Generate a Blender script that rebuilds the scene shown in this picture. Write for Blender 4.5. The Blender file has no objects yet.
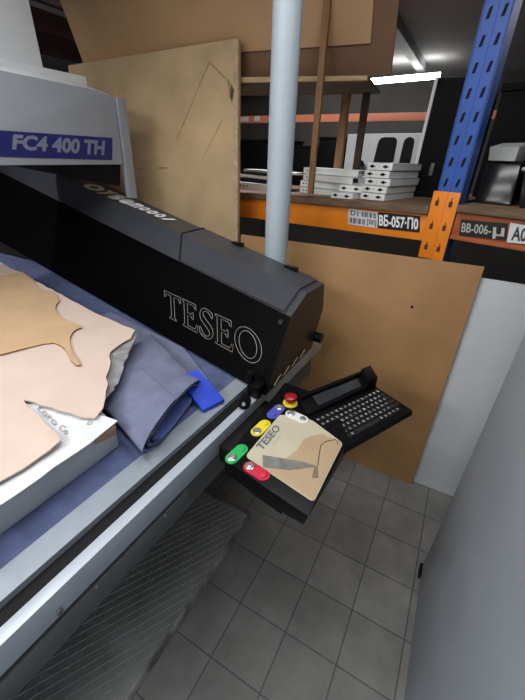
import bpy, bmesh, math, random
from mathutils import Vector, Matrix
from mathutils.bvhtree import BVHTree
random.seed(7)
S = bpy.context.scene
COL = S.collection

# ------------------------------------------------------------------ camera, world, lights, exposure
cam_data = bpy.data.cameras.new('camera')
cam = bpy.data.objects.new('camera', cam_data)
COL.objects.link(cam)
cam.matrix_world = Matrix(((0.87485734, -0.25850494, 0.40963377, 0.0),
                           (0.48343504, 0.41316585, -0.77174124, 0.0),
                           (0.03025224, 0.87319481, 0.48643152, 1.5787),
                           (0, 0, 0, 1)))
cam_data.sensor_fit = 'AUTO'
cam_data.sensor_width = 36.0
cam_data.lens = 351.435 / 700 * 36
cam_data.clip_start = 0.02
S.camera = cam

W = bpy.data.worlds.new('world'); S.world = W; W.use_nodes = True
bg = W.node_tree.nodes['Background']
bg.inputs[0].default_value = (0.80, 0.88, 1.0, 1); bg.inputs[1].default_value = 0.12

def area_light(name, loc, size, energy, rot=(0, 0, 0), color=(1, 0.99, 0.98)):
    l = bpy.data.lights.new(name, 'AREA'); l.shape = 'RECTANGLE'; l.size, l.size_y = size
    l.energy = energy; l.color = color
    o = bpy.data.objects.new(name, l); COL.objects.link(o); o.location = loc; o.rotation_euler = rot
    return o
area_light('ceiling_lamp_near', (-0.95, 0.25, 2.50), (1.3, 0.16), 12)
area_light('ceiling_lamp_table', (-1.7, -0.9, 2.50), (1.3, 0.16), 22)
area_light('ceiling_lamp_aisle', (-0.6, -1.8, 2.45), (1.3, 0.16), 48)
area_light('ceiling_lamp_hall', (-3.4, 0.3, 2.50), (0.16, 1.3), 26)
area_light('rear_fill_light', (-1.7, 2.75, 2.50), (1.3, 0.16), 22)  # added fill, no fixture: brightens the back rack and white cabinet
area_light('bay_fill_light', (1.2, 3.2, 2.50), (1.3, 0.16), 8)  # extra unseen fill for the rear rack bay
area_light('rack_fill_light', (-0.2, 0.95, 2.52), (1.3, 0.16), 9)  # added fill to whiten the brackets and light the hardboard top
S.view_settings.view_transform = 'Standard'; S.view_settings.look = 'None'
S.view_settings.exposure = 0.25; S.view_settings.gamma = 1.0
S.view_settings.use_curve_mapping = False

# ------------------------------------------------------------------ materials
MATS = {}
def mat(name, c, rough=0.6, metal=0.0, var=0.0, scale=8.0, bump=0.0, bscale=60.0, emit=None, es=1.0, stretch=None, alpha=None, spec=None, coat=0.0):
    if name in MATS: return MATS[name]
    m = bpy.data.materials.new(name); m.use_nodes = True; MATS[name] = m
    nt = m.node_tree; N = nt.nodes; L = nt.links; b = N['Principled BSDF']
    c = tuple(c) + (1,) if len(c) == 3 else c
    b.inputs['Base Color'].default_value = c; b.inputs['Roughness'].default_value = rough; b.inputs['Metallic'].default_value = metal
    if spec is not None: b.inputs['Specular IOR Level'].default_value = spec
    if coat: b.inputs['Coat Weight'].default_value = coat
    tc = N.new('ShaderNodeTexCoord'); src = tc.outputs['Object']
    if stretch:
        mp = N.new('ShaderNodeMapping'); mp.inputs['Scale'].default_value = stretch; L.new(src, mp.inputs[0]); src = mp.outputs[0]
    if var:
        n = N.new('ShaderNodeTexNoise'); n.inputs['Scale'].default_value = scale; n.inputs['Detail'].default_value = 6
        L.new(src, n.inputs['Vector'])
        r = N.new('ShaderNodeValToRGB')
        r.color_ramp.elements[0].position = 0.3; r.color_ramp.elements[1].position = 0.7
        r.color_ramp.elements[0].color = tuple(max(0, v * (1 - var)) for v in c[:3]) + (1,)
        r.color_ramp.elements[1].color = tuple(min(1, v * (1 + var)) for v in c[:3]) + (1,)
        L.new(n.outputs['Fac'], r.inputs[0]); L.new(r.outputs[0], b.inputs['Base Color'])
    if bump:
        n2 = N.new('ShaderNodeTexNoise'); n2.inputs['Scale'].default_value = bscale; n2.inputs['Detail'].default_value = 5
        L.new(src, n2.inputs['Vector'])
        bp = N.new('ShaderNodeBump'); bp.inputs['Strength'].default_value = bump; bp.inputs['Distance'].default_value = 0.004
        L.new(n2.outputs['Fac'], bp.inputs['Height']); L.new(bp.outputs[0], b.inputs['Normal'])
    if emit:
        b.inputs['Emission Color'].default_value = tuple(emit) + (1,); b.inputs['Emission Strength'].default_value = es
    if alpha is not None: b.inputs['Alpha'].default_value = alpha
    return m

def floor_material():
    m = bpy.data.materials.new('floor_tile'); m.use_nodes = True; nt = m.node_tree; N = nt.nodes; L = nt.links; b = N['Principled BSDF']
    tc = N.new('ShaderNodeTexCoord'); mp = N.new('ShaderNodeMapping')
    mp.inputs['Location'].default_value = (0.3932, -0.4281, 0)
    L.new(tc.outputs['Object'], mp.inputs[0])
    br = N.new('ShaderNodeTexBrick'); br.offset = 0.0; br.squash = 1.0
    br.inputs['Scale'].default_value = 1.0; br.inputs['Brick Width'].default_value = 0.2; br.inputs['Row Height'].default_value = 0.2
    br.inputs['Mortar Size'].default_value = 0.0028; br.inputs['Mortar Smooth'].default_value = 0.3
    br.inputs['Color1'].default_value = (0.18, 0.18, 0.174, 1); br.inputs['Color2'].default_value = (0.23, 0.23, 0.222, 1)
    br.inputs['Mortar'].default_value = (0.09, 0.09, 0.087, 1)
    L.new(mp.outputs[0], br.inputs['Vector'])
    n = N.new('ShaderNodeTexNoise'); n.inputs['Scale'].default_value = 7; n.inputs['Detail'].default_value = 8; n.inputs['Roughness'].default_value = 0.65
    L.new(tc.outputs['Object'], n.inputs['Vector'])
    r = N.new('ShaderNodeValToRGB'); r.color_ramp.elements[0].position = 0.3; r.color_ramp.elements[1].position = 0.7
    r.color_ramp.elements[0].color = (0.72, 0.72, 0.72, 1); r.color_ramp.elements[1].color = (1.15, 1.15, 1.15, 1)
    L.new(n.outputs['Fac'], r.inputs[0])
    mx = N.new('ShaderNodeMix'); mx.data_type = 'RGBA'; mx.blend_type = 'MULTIPLY'; mx.inputs[0].default_value = 1
    L.new(br.outputs['Color'], mx.inputs[6]); L.new(r.outputs[0], mx.inputs[7]); L.new(mx.outputs[2], b.inputs['Base Color'])
    b.inputs['Roughness'].default_value = 0.55
    bp = N.new('ShaderNodeBump'); bp.inputs['Strength'].default_value = 0.5; bp.inputs['Distance'].default_value = 0.003; bp.invert = True
    L.new(br.outputs['Fac'], bp.inputs['Height']); L.new(bp.outputs[0], b.inputs['Normal'])
    return m

M_machine = mat('machine_grey_paint', (0.30, 0.33, 0.37), 0.45, var=0.05, scale=5, bump=0.1, bscale=300)
M_light = mat('machine_light_grey_paint', (0.76, 0.80, 0.83), 0.5, var=0.04)
M_stripgrey = mat('brushed_grey_strip', (0.32, 0.36, 0.41), 0.45, 0.3, var=0.06, scale=20)
M_rail = mat('grey_rail_paint', (0.44, 0.49, 0.55), 0.4, 0.2, var=0.05, scale=12)
M_lip = mat('dull_grey_steel', (0.16, 0.17, 0.18), 0.5, 0.4, var=0.1, scale=12)
M_black = mat('black_satin_plastic', (0.005, 0.005, 0.006), 0.32, spec=0.14)
M_blackmatt = mat('black_matt', (0.006, 0.006, 0.007), 0.7, spec=0.25)
M_hood = mat('black_coat_with_sheen', (0.046, 0.050, 0.060), 0.40, bump=0.2, bscale=500, var=0.1)  # base colour lightened to carry the overhead sheen on the hood top
M_hoodface = mat('black_coat_dark_front', (0.0015, 0.0015, 0.0018), 0.4, spec=0.06)  # front face of the same hood, coloured darker than the sheened top
M_white = mat('white_print', (0.85, 0.87, 0.9), 0.5)
M_silverink = mat('pale_outline_ink', (0.36, 0.34, 0.31), 0.5)
M_blueLabel = mat('navy_label', (0.015, 0.017, 0.13), 0.4)
M_labeltext = mat('grey_label_text', (0.18, 0.20, 0.28), 0.5)
M_felt = mat('blue_grey_felt', (0.085, 0.105, 0.215), 0.95, var=0.18, scale=25, bump=0.5, bscale=400)
M_mat = mat('slate_blue_mat', (0.15, 0.165, 0.255), 0.9, var=0.16, scale=14, bump=0.4, bscale=300)
M_matin = mat('mat_blue_underside', (0.12, 0.17, 0.42), 0.85, var=0.12, scale=30)
M_blue = mat('bright_blue_foam', (0.012, 0.055, 0.52), 0.7, var=0.1, scale=30)
M_hide = mat('pale_pink_leather', (0.61, 0.485, 0.41), 0.75, var=0.05, scale=6, bump=0.25, bscale=180)
M_hide2 = mat('creased_leather', (0.58, 0.44, 0.35), 0.8, var=0.12, scale=9, bump=0.4, bscale=70)
M_tan = mat('tan_leather', (0.54, 0.37, 0.215), 0.65, var=0.08, scale=7, bump=0.25, bscale=220)
M_tanedge = mat('brown_leather_edge', (0.24, 0.13, 0.05), 0.8)
M_film = mat('white_wrap', (0.68, 0.70, 0.72), 0.35, var=0.05, scale=20, bump=0.5, bscale=35)
M_film2 = mat('creased_clear_film', (0.27, 0.265, 0.275), 0.18, var=0.3, scale=25, bump=1.0, bscale=45)
M_block = mat('grey_foam_board', (0.42, 0.435, 0.45), 0.8, var=0.1, scale=10, bump=0.3, bscale=120)
M_kraft = mat('kraft_card', (0.42, 0.29, 0.18), 0.85, var=0.1)
M_ink = mat('dark_print', (0.05, 0.05, 0.055), 0.6)
M_mdf = mat('mdf_board', (0.54, 0.385, 0.215), 0.75, var=0.14, scale=5, bump=0.1)
M_mdfedge = mat('mdf_edge', (0.52, 0.38, 0.22), 0.8, var=0.2, scale=40)
M_stain = mat('dark_scuff', (0.10, 0.07, 0.04), 0.8)
M_ply = mat('brown_hardboard', (0.39, 0.215, 0.088), 0.6, var=0.12, scale=4, bump=0.08)
M_plyedge = mat('hardboard_edge', (0.42, 0.27, 0.14), 0.8)
M_sheet = mat('brown_sheet', (0.56, 0.345, 0.175), 0.65, var=0.07, scale=3)
M_sheetshade = mat('brown_sheet_shaded', (0.21, 0.115, 0.062), 0.7, var=0.1, scale=3)  # darker brown puts the shade on the rear sheet into its colour
M_whiteboard = mat('white_melamine', (0.58, 0.62, 0.65), 0.4, var=0.03)
M_panel = mat('blue_grey_panel_paint', (0.36, 0.405, 0.46), 0.55, var=0.06, scale=4, bump=0.15, bscale=250)
M_pipe = mat('pale_grey_pipe', (0.43, 0.50, 0.55), 0.4, var=0.04, scale=6)
M_orange = mat('orange_rack_paint', (0.88, 0.26, 0.015), 0.45, var=0.08, scale=10)
M_coral = mat('coral_rack_paint', (0.72, 0.24, 0.14), 0.5)
M_bluerack = mat('blue_rack_paint', (0.03, 0.10, 0.42), 0.45, var=0.08, scale=12)
M_deck = mat('rack_deck_board', (0.16, 0.10, 0.06), 0.8, var=0.3, scale=10, stretch=(1, 6, 6))
M_post = mat('brown_timber', (0.30, 0.16, 0.07), 0.7, var=0.2, scale=10, stretch=(6, 6, 1))
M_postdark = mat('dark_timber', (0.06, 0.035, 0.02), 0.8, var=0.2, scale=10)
M_shelf = mat('pale_timber', (0.46, 0.32, 0.17), 0.7, var=0.15, scale=10, stretch=(1, 6, 6))
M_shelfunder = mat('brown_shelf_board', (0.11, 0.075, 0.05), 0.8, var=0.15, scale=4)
M_bracket = mat('white_bracket_paint', (0.88, 0.90, 0.88), 0.4)
M_darkbox = mat('black_storage', (0.005, 0.005, 0.006), 0.6, spec=0.15)
M_darkgloss = mat('black_glossy_wrap', (0.012, 0.013, 0.015), 0.2)
M_greycloth = mat('pale_grey_cloth', (0.40, 0.42, 0.42), 0.8, var=0.1)
M_maroon = mat('dark_maroon_steel', (0.09, 0.04, 0.044), 0.6, var=0.2, scale=4)
M_joist = mat('grey_joist', (0.30, 0.31, 0.33), 0.5)
M_wall = mat('grey_plaster', (0.13, 0.125, 0.12), 0.85, var=0.08, scale=3)
M_walldark = mat('dark_plaster', (0.06, 0.058, 0.06), 0.9, var=0.1, scale=3)
M_ceil = mat('grey_ceiling', (0.45, 0.45, 0.45), 0.9, var=0.05, scale=3)
M_lamp = mat('lamp_tube', (0.9, 0.9, 0.9), 0.4, emit=(1.0, 0.98, 0.95), es=13)
M_floor = floor_material()

# ------------------------------------------------------------------ mesh helpers
class MB:
    def __init__(s): s.v = []; s.f = []; s.m = []; s.k = 0
    def add(s, vs, fs):
        n = len(s.v); s.v += [Vector(p) for p in vs]; s.f += [[n + i for i in f] for f in fs]; s.m += [s.k] * len(fs); return s
    def mat(s, k): s.k = k; return s
    def box(s, a, b, bev=0.0, rz=0.0, c=None):
        return s.hexa([(a[0], a[1], a[2]), (b[0], a[1], a[2]), (b[0], b[1], a[2]), (a[0], b[1], a[2])],
                      [(a[0], a[1], b[2]), (b[0], a[1], b[2]), (b[0], b[1], b[2]), (a[0], b[1], b[2])], bev)
    def hexa(s, lo, hi, bev=0.0):
        bm = bmesh.new()
        vs = [bm.verts.new(p) for p in list(lo) + list(hi)]; n = len(lo)
        bm.faces.new(vs[:n][::-1]); bm.faces.new(vs[n:])
        for i in range(n):
            j = (i + 1) % n; bm.faces.new((vs[i], vs[j], vs[n + j], vs[n + i]))
        bmesh.ops.recalc_face_normals(bm, faces=bm.faces)
        if bev: bmesh.ops.bevel(bm, geom=list(bm.edges), offset=bev, segments=2, profile=0.6, affect='EDGES')
        bm.verts.index_update()
        s.add([v.co.copy() for v in bm.verts], [[v.index for v in f.verts] for f in bm.faces]); bm.free(); return s
    def prism(s, poly, vec, bev=0.0):
        vec = Vector(vec); return s.hexa([Vector(p) for p in poly], [Vector(p) + vec for p in poly], bev)
    def tube(s, pts, r, n=12, cap=True):
        pts = [Vector(p) for p in pts]; rs = r if isinstance(r, (list, tuple)) else [r] * len(pts)
        vs = []; fs = []; ref = None
        for i, p in enumerate(pts):
            t = (pts[min(i + 1, len(pts) - 1)] - pts[max(i - 1, 0)]).normalized()
            if ref is None:
                ref = Vector((0, 0, 1)) if abs(t.z) < 0.9 else Vector((1, 0, 0))
            a = t.cross(ref).normalized(); b2 = a.cross(t).normalized(); ref = b2
            for k in range(n):
                an = 2 * math.pi * k / n; vs.append(p + (a * math.cos(an) + b2 * math.sin(an)) * rs[i])
        for i in range(len(pts) - 1):
            for k in range(n):
                j = (k + 1) % n; fs.append([i * n + k, i * n + j, (i + 1) * n + j, (i + 1) * n + k])
        if cap: fs.append(list(range(n))[::-1]); fs.append([(len(pts) - 1) * n + k for k in range(n)])
        return s.add(vs, fs)
    def loft(s, A, B, cap=True):
        n = len(A); vs = list(A) + list(B); fs = [[i, (i + 1) % n, n + (i + 1) % n, n + i] for i in range(n)]
        if cap: fs += [list(range(n))[::-1], list(range(n, 2 * n))]
        return s.add(vs, fs)
    def dome(s, c, r, h, n=16, rings=5):
        c = Vector(c); prof = [(r * math.cos(math.pi / 2 * i / rings), h * math.sin(math.pi / 2 * i / rings)) for i in range(rings)]
        vs = [c + Vector((q * math.cos(2 * math.pi * k / n), q * math.sin(2 * math.pi * k / n), z)) for q, z in prof for k in range(n)]
        fs = [[i * n + k, i * n + (k + 1) % n, (i + 1) * n + (k + 1) % n, (i + 1) * n + k] for i in range(rings - 1) for k in range(n)]
        vs.append(c + Vector((0, 0, h))); t = len(vs) - 1
        fs += [[(rings - 1) * n + k, (rings - 1) * n + (k + 1) % n, t] for k in range(n)]; fs.append(list(range(n))[::-1])
        return s.add(vs, fs)
    def lathe(s, c, prof, n=20):
        c = Vector(c); vs = [c + Vector((q * math.cos(2 * math.pi * k / n), q * math.sin(2 * math.pi * k / n), z)) for q, z in prof for k in range(n)]
        m = len(prof); fs = [[i * n + k, i * n + (k + 1) % n, (i + 1) * n + (k + 1) % n, (i + 1) * n + k] for i in range(m - 1) for k in range(n)]
        fs += [list(range(n))[::-1], [(m - 1) * n + k for k in range(n)]]
        return s.add(vs, fs)

ORG = {}
def build(name, mb, mats, parent=None, angle=35, origin=None, local=False, smooth=True):
    mats = mats if isinstance(mats, (list, tuple)) else [mats]
    if parent is not None: org = Vector(ORG[parent.name]) if not local else Vector((0, 0, 0))
    elif origin is not None: org = Vector(origin)
    else:
        xs = [v.x for v in mb.v]; ys = [v.y for v in mb.v]; zs = [v.z for v in mb.v]
        org = Vector(((min(xs) + max(xs)) / 2, (min(ys) + max(ys)) / 2, min(zs)))
    me = bpy.data.meshes.new(name)
    me.from_pydata([tuple(v - org) for v in mb.v], [], mb.f)
    for m in mats: me.materials.append(m)
    if len(mats) > 1: me.polygons.foreach_set('material_index', mb.m)
    bm = bmesh.new(); bm.from_mesh(me); bmesh.ops.recalc_face_normals(bm, faces=bm.faces); bm.to_mesh(me); bm.free()
    if smooth:
        me.polygons.foreach_set('use_smooth', [True] * len(me.polygons)); me.set_sharp_from_angle(angle=math.radians(angle))
    o = bpy.data.objects.new(name, me); COL.objects.link(o)
    if parent is not None: o.parent = parent; ORG[o.name] = tuple(org) if not local else (0, 0, 0)
    else: o.location = org; ORG[o.name] = tuple(org)
    return o
def tag(o, label, cat, group=None, kind=None):
    if label: o['label'] = label
    if cat: o['category'] = cat
    if group: o['group'] = group
    if kind: o['kind'] = kind
    return o
def struct(name, mb, m):
    o = build(name, mb, m); o['kind'] = 'structure'; return o
def thing(name, loc, label, cat, group=None, rz=0.0):
    o = bpy.data.objects.new(name, None); o.empty_display_size = 0.05; COL.objects.link(o); o.location = loc; o.rotation_euler = (0, 0, rz)
    ORG[o.name] = tuple(loc); return tag(o, label, cat, group)
def V3(*a): return Vector(a)

def glyph_mesh(txt, bold=0.0, shear=0.0):
    cu = bpy.data.curves.new('t', 'FONT'); cu.body = txt; cu.offset = bold; cu.shear = shear; cu.resolution_u = 3
    ob = bpy.data.objects.new('t', cu); COL.objects.link(ob)
    bpy.context.view_layer.update()
    me = bpy.data.meshes.new_from_object(ob.evaluated_get(bpy.context.evaluated_depsgraph_get()))
    vs = [v.co.copy() for v in me.vertices]; fs = [list(p.vertices) for p in me.polygons]
    bpy.data.objects.remove(ob); bpy.data.curves.remove(cu); bpy.data.meshes.remove(me)
    return vs, fs
def quad_map(q, u, v):
    bl, br, tr, tl = [Vector(p) for p in q]
    return bl.lerp(br, u).lerp(tl.lerp(tr, u), v)
def lettering(mb, txt, q, lift=0.001, bold=0.0, shear=0.0):
    vs, fs = glyph_mesh(txt, bold, shear)
    x0 = min(v.x for v in vs); x1 = max(v.x for v in vs); y0 = min(v.y for v in vs); y1 = max(v.y for v in vs)
    bl, br, tr, tl = [Vector(p) for p in q]
    n = (br - bl).cross(tl - bl).normalized() * lift
    mb.add([quad_map(q, (v.x - x0) / (x1 - x0), (v.y - y0) / (y1 - y0)) + n for v in vs], fs); return mb
def stadium(c, ang, L, r, z0, h, mb, n=10):
    ux, uy = math.cos(ang), math.sin(ang); pts = []
    for sgn in (1, -1):
        for k in range(n + 1):
            a = ang + (-math.pi / 2 + math.pi * k / n) + (0 if sgn > 0 else math.pi)
            pts.append((c[0] + sgn * ux * L / 2 + r * math.cos(a), c[1] + sgn * uy * L / 2 + r * math.sin(a), z0))
    return mb.prism(pts, (0, 0, h))

# ------------------------------------------------------------------ the room
struct('floor', MB().box((-6, -2.5, -0.05), (3, 7, 0)), M_floor).location = (-1.5, 2.25, -0.05)
fl = bpy.data.objects['floor']
for v in fl.data.vertices: v.co += Vector((-1.5, 2.25, 0))
fl.location = (0, 0, -0.05)
struct('ceiling', MB().box((-6, -2.5, 2.56), (3, 7, 2.62)), M_ceil)
struct('wall_back', MB().box((-6, 6.2, 0), (3, 6.3, 2.56)), M_wall)
struct('wall_left', MB().box((-6.1, -2.5, 0), (-6, 7, 2.56)), M_walldark)
struct('wall_right', MB().box((3, -2.5, 0), (3.1, 7, 2.56)), M_walldark)
struct('wall_front', MB().box((-6, -2.6, 0), (3, -2.5, 2.56)), M_wall)
struct('trim_1', MB().box((-0.95, 2.6, 2.48), (-0.86, 5.5, 2.56)), M_joist)
for i, (x, z) in enumerate(((-4.2, 2.40), (-3.55, 2.42), (-2.95, 2.44))):
    struct('trim_%d' % (i + 2), MB().box((x, 1.5, z), (x + 0.07, 6.2, 2.56)), M_maroon)

# ------------------------------------------------------------------ cutting machine
mach = thing('cutting_machine', (-1.6, 0.2, 0), 'large grey and black leather cutting machine with blue felt bed and long black bridge cover', 'machine')
K = 0.0384
def xs(o, y): return o + K * y
FX0 = -4.6
def runbar(mb, o0, o1, z0, z1, y0=-1.4, y1=1.43, bev=0.0):
    return mb.hexa([(xs(o0, y0), y0, z0), (xs(o1, y0), y0, z0), (xs(o1, y1), y1, z0), (xs(o0, y1), y1, z0)],
                   [(xs(o0, y0), y0, z1), (xs(o1, y0), y0, z1), (xs(o1, y1), y1, z1), (xs(o0, y1), y1, z1)], bev)
build('bed_frame', runbar(MB(), FX0, -0.54, 0.62, 0.828), M_lip, mach)
build('base', MB().box((-3.4, -1.3, 0), (-1.0, 1.3, 0.62)), M_blackmatt, mach)
build('felt_bed', runbar(MB(), FX0, -0.625, 0.83, 0.85), M_felt, mach)
build('side_strip', runbar(MB(), -0.625, -0.565, 0.83, 0.852), M_stripgrey, mach)
sl = MB(); runbar(sl, -0.565, -0.5235, 0.80, 0.835)
for k in range(64):
    y = -1.0 + k * 0.037; sl.box((xs(-0.563, y), y, 0.834), (xs(-0.526, y), y + 0.012, 0.8355))
build('belt_slot', sl, M_blackmatt, mach)
build('side_rail', runbar(MB(), -0.5235, -0.495, 0.782, 0.852, bev=0.003), M_rail, mach)
build('rail_channel', runbar(MB(), -0.54, -0.512, 0.755, 0.79), M_blackmatt, mach)
lp = runbar(MB(), -0.54, -0.497, 0.715, 0.762, y1=0.49, bev=0.002)
build('lower_lip', lp, M_lip, mach)
for y in (-0.05, 0.125, 0.20, 0.40):
    b = MB().tube([(xs(-0.497, y), y, 0.80 if y == 0.125 else 0.762), (xs(-0.489, y), y, 0.80 if y == 0.125 else 0.762)], 0.006 if y == 0.125 else 0.004, 10)
    build('bolt', b, M_lip, mach)
# bridge cover, a long folded hood across the bed
u14 = Vector((-math.cos(math.radians(14)), math.sin(math.radians(14)), 0))
PR0 = [Vector(p) for p in ((-.442, .87, .86), (-.440, 1.03, 1.091), (-.438, 1.159, 1.136), (-.436, 1.335, 1.125), (-.436, 1.36, 1.012), (-.437, 1.265, .86))]
PR1 = [Vector(p) for p in ((-3.60, 1.659, .86), (-3.60, 1.975, 1.3185), (-3.60, 2.00, 1.52), (-3.60, 2.15, 1.56), (-3.60, 2.17, 1.40), (-3.60, 2.05, .86))]
def hood(s, grow=0.0):
    P = [a.lerp(b, s) for a, b in zip(PR0, PR1)]
    if grow:
        c = sum(P, Vector()) / 6; P = [p + (p - c).normalized() * grow for p in P]
    return P
def sx(x): return (x + 0.44) / (-3.60 + 0.44)
NS = 40
hm = MB(); secs = [hood(sx(-0.47) + (1.42 - sx(-0.47)) * k / NS) for k in range(NS + 1)]
hm.v = [p for q in secs for p in q]
for k in range(NS):
    for i in range(6):
        j = (i + 1) % 6; hm.f.append([k * 6 + i, k * 6 + j, k * 6 + 6 + j, k * 6 + 6 + i]); hm.m.append(1 if i == 0 else 0)
hm.f += [list(range(6))[::-1], [NS * 6 + i for i in range(6)]]; hm.m += [0, 0]
secs = None
hood_o = build('bridge_cover', hm, [M_hood, M_hoodface], mach, angle=28)
ec = MB(); ec.loft(hood(sx(-0.44), 0.003), hood(sx(-0.466), 0.003)); ec.m = [2 if i == 0 else 1 if i == 6 else 0 for i in range(8)]; build('end_cap', ec, [M_hood, mat('black_end_plate', (0.012, 0.012, 0.013), 0.4), M_hoodface], mach, angle=20)
# hinged lid: a thin plate over the two upper facets
def lid_pts(s, g):
    P = hood(s); n1 = (P[2] - P[1]).cross(u14).normalized(); n2 = (P[3] - P[2]).cross(u14).normalized()
    if n1.z < 0: n1 = -n1
    if n2.z < 0: n2 = -n2
    return [P[1] + n1 * g + (P[2] - P[1]) * 0.03, P[2] + (n1 + n2) / 2 * g, P[3] + n2 * g, P[3] + n2 * 0.0005, P[2], P[1] + (P[2] - P[1]) * 0.03]
lid = MB(); LS = []
for k in range(9):
    q = lid_pts(sx(-0.475 - .615 * k / 8), 0.007)
    if k == 8:
        for m_ in (1, 2, 3, 4): q[m_] = q[m_] + (hood(sx(-1.18))[2] - hood(sx(-1.09))[2])
    LS.append(q)
for k in range(8): lid.loft(LS[k], LS[k + 1], k in (0, 7))
sq = [p + V3(0, 0, .001) for p in LS[8][:3]]
lid_o = build('lid', lid, M_hood, mach, angle=28)
build('lid_seam', MB().tube([sq[0] + u14 * .003, sq[1] + u14 * .003, sq[2] + u14 * .003], .004, 8), M_blackmatt, lid_o)
for s in (sx(-0.92), sx(-0.60)):
    p = hood(s)[3] + Vector((0, -0.02, 0.012)); e = u14 * 0.035
    h = MB().hexa([p - e + V3(0, -.014, -.006), p + e + V3(0, -.014, -.006), p + e + V3(0, .014, -.006), p - e + V3(0, .014, -.006)],
                  [p - e + V3(0, -.012, .008), p + e + V3(0, -.012, .008), p + e + V3(0, .014, .008), p - e + V3(0, .014, .008)], 0.002)
    build('lid_catch', h, M_black, lid_o)
bo = Vector((-0.473, 1.022, 1.067)); bn = Vector((0, -1, .69)).normalized()
build('cover_screw', MB().tube([bo, bo + bn * 0.004], 0.010, 14), M_black, mach)
# outlined name on the front of the bridge cover
def smooth_closed(pts, n=4):
    out = []; L = len(pts)
    for i in range(L):
        p0, p1, p2, p3 = [Vector(pts[(i + k - 1) % L]) for k in range(4)]
        for k in range(n):
            t = k / n; out.append(0.5 * ((2 * p1) + (-p0 + p2) * t + (2 * p0 - 5 * p1 + 4 * p2 - p3) * t * t + (-p0 + 3 * p1 - 3 * p2 + p3) * t ** 3))
    return out
GT = [(0, 1), (0, .76), (.05, .76), (.11, .90), (.35, .90), (.35, .08), (.26, .05), (.26, 0), (.62, 0), (.62, .05), (.53, .08), (.53, .90), (.77, .90), (.83, .76), (.88, .76), (.88, 1)]
GE = [(0, 0), (0, .05), (.08, .08), (.08, .92), (0, .95), (0, 1), (.66, 1), (.68, .80), (.62, .80), (.56, .91), (.25, .91), (.25, .56), (.43, .56), (.48, .65), (.53, .65), (.53, .39), (.48, .39), (.43, .47), (.25, .47), (.25, .09), (.60, .09), (.68, .26), (.74, .26), (.70, 0)]
GS = smooth_closed([(.56, .78, 0), (.46, .90, 0), (.32, .93, 0), (.20, .86, 0), (.20, .74, 0), (.34, .62, 0), (.54, .48, 0), (.63, .30, 0), (.56, .10, 0), (.36, -.02, 0), (.14, .01, 0), (.02, .08, 0), (.0, .27, 0), (.06, .27, 0), (.16, .12, 0), (.30, .06, 0), (.44, .12, 0), (.46, .25, 0), (.34, .37, 0), (.14, .50, 0), (.04, .66, 0), (.08, .88, 0), (.26, 1.02, 0), (.46, 1.0, 0), (.60, .95, 0), (.61, .78, 0)])
def ell(rx, ry): return [(.5 + rx * math.cos(2 * math.pi * k / 40), .5 + ry * math.sin(2 * math.pi * k / 40)) for k in range(40)]
TQ = [(-1.071, 1.076, 0.931), (-0.491, 0.925, 0.922), (-0.534, 0.997, 1.011), (-1.134, 1.150, 1.014)]
TN = (Vector(TQ[1]) - Vector(TQ[0])).cross(Vector(TQ[3]) - Vector(TQ[0])).normalized() * 0.0015
tm = MB()
for off, g in ((0, [GT]), (.98, [GE]), (1.80, [[(p[0], p[1]) for p in GS]]), (2.54, [GE]), (3.34, [ell(.5, .52), ell(.33, .41)])):
    for o_ in g:
        ring = [quad_map(TQ, (off + p[0]) / 4.34, p[1]) + TN for p in o_]
        tm.tube(ring + ring[:1], 0.0009, 5)
build('lettering', tm, M_silverink, hood_o)
# white mark along the top of the cover: letters shrinking to the right
bvh = BVHTree.FromObject(hood_o, bpy.context.evaluated_depsgraph_get()) if False else BVHTree.FromPolygons([tuple(v) for v in hm.v], hm.f)
wm = MB(); txt = 'Oysemooo~'
ta, tb = Vector((-2.267, 1.694, 1.369)), Vector((-1.375, 1.497, 1.252))
hgt = [.10, .10, .10, .09, .075, .07, .07, .07, .06]
prs = [0, .23, .36, .48, .60, .70, .78, .865, .94, 1.03]
across = Vector((0.13, 0.99, 0)).normalized()
for i, ch in enumerate(txt):
    a = ta.lerp(tb, prs[i]); b = ta.lerp(tb, prs[i + 1] - 0.012)
    h = across * hgt[i]; vs, fs = glyph_mesh('/' if ch == '~' else ch, 0.07 if i < 3 else .05)
    x0 = min(v.x for v in vs); x1 = max(v.x for v in vs); y0 = min(v.y for v in vs); y1 = max(v.y for v in vs)
    o2 = []
    for v in vs:
        p = quad_map([a - h / 2, b - h / 2, b + h / 2, a + h / 2], (v.x - x0) / (x1 - x0), (v.y - y0) / (y1 - y0))
        hit = bvh.ray_cast(Vector((p.x, p.y, 3)), Vector((0, 0, -1)))
        o2.append(hit[0] + Vector((0, 0, 0.005)) if hit[0] else p)
    wm.add(o2, fs)
mk = build('emblem', wm, M_white, hood_o)
# yellow dashes along the foot of the end cap
ym = MB()
e0, e1 = Vector((-.437, .90, .875)), Vector((-.434, 1.26, .875)); up_ = Vector((.001, .006, .018))
for k in range(4):
    a = e0.lerp(e1, k / 5 + 0.05); b = e0.lerp(e1, k / 5 + 0.09)
    ym.prism([a, b, b + up_ + V3(0, .03, 0), a + up_ + V3(0, .03, 0)], (0.003, 0, 0))
build('hazard_dash', ym, mat('worn_yellow', (0.34, 0.27, 0.13), 0.7), bpy.data.objects['end_cap'])
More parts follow.
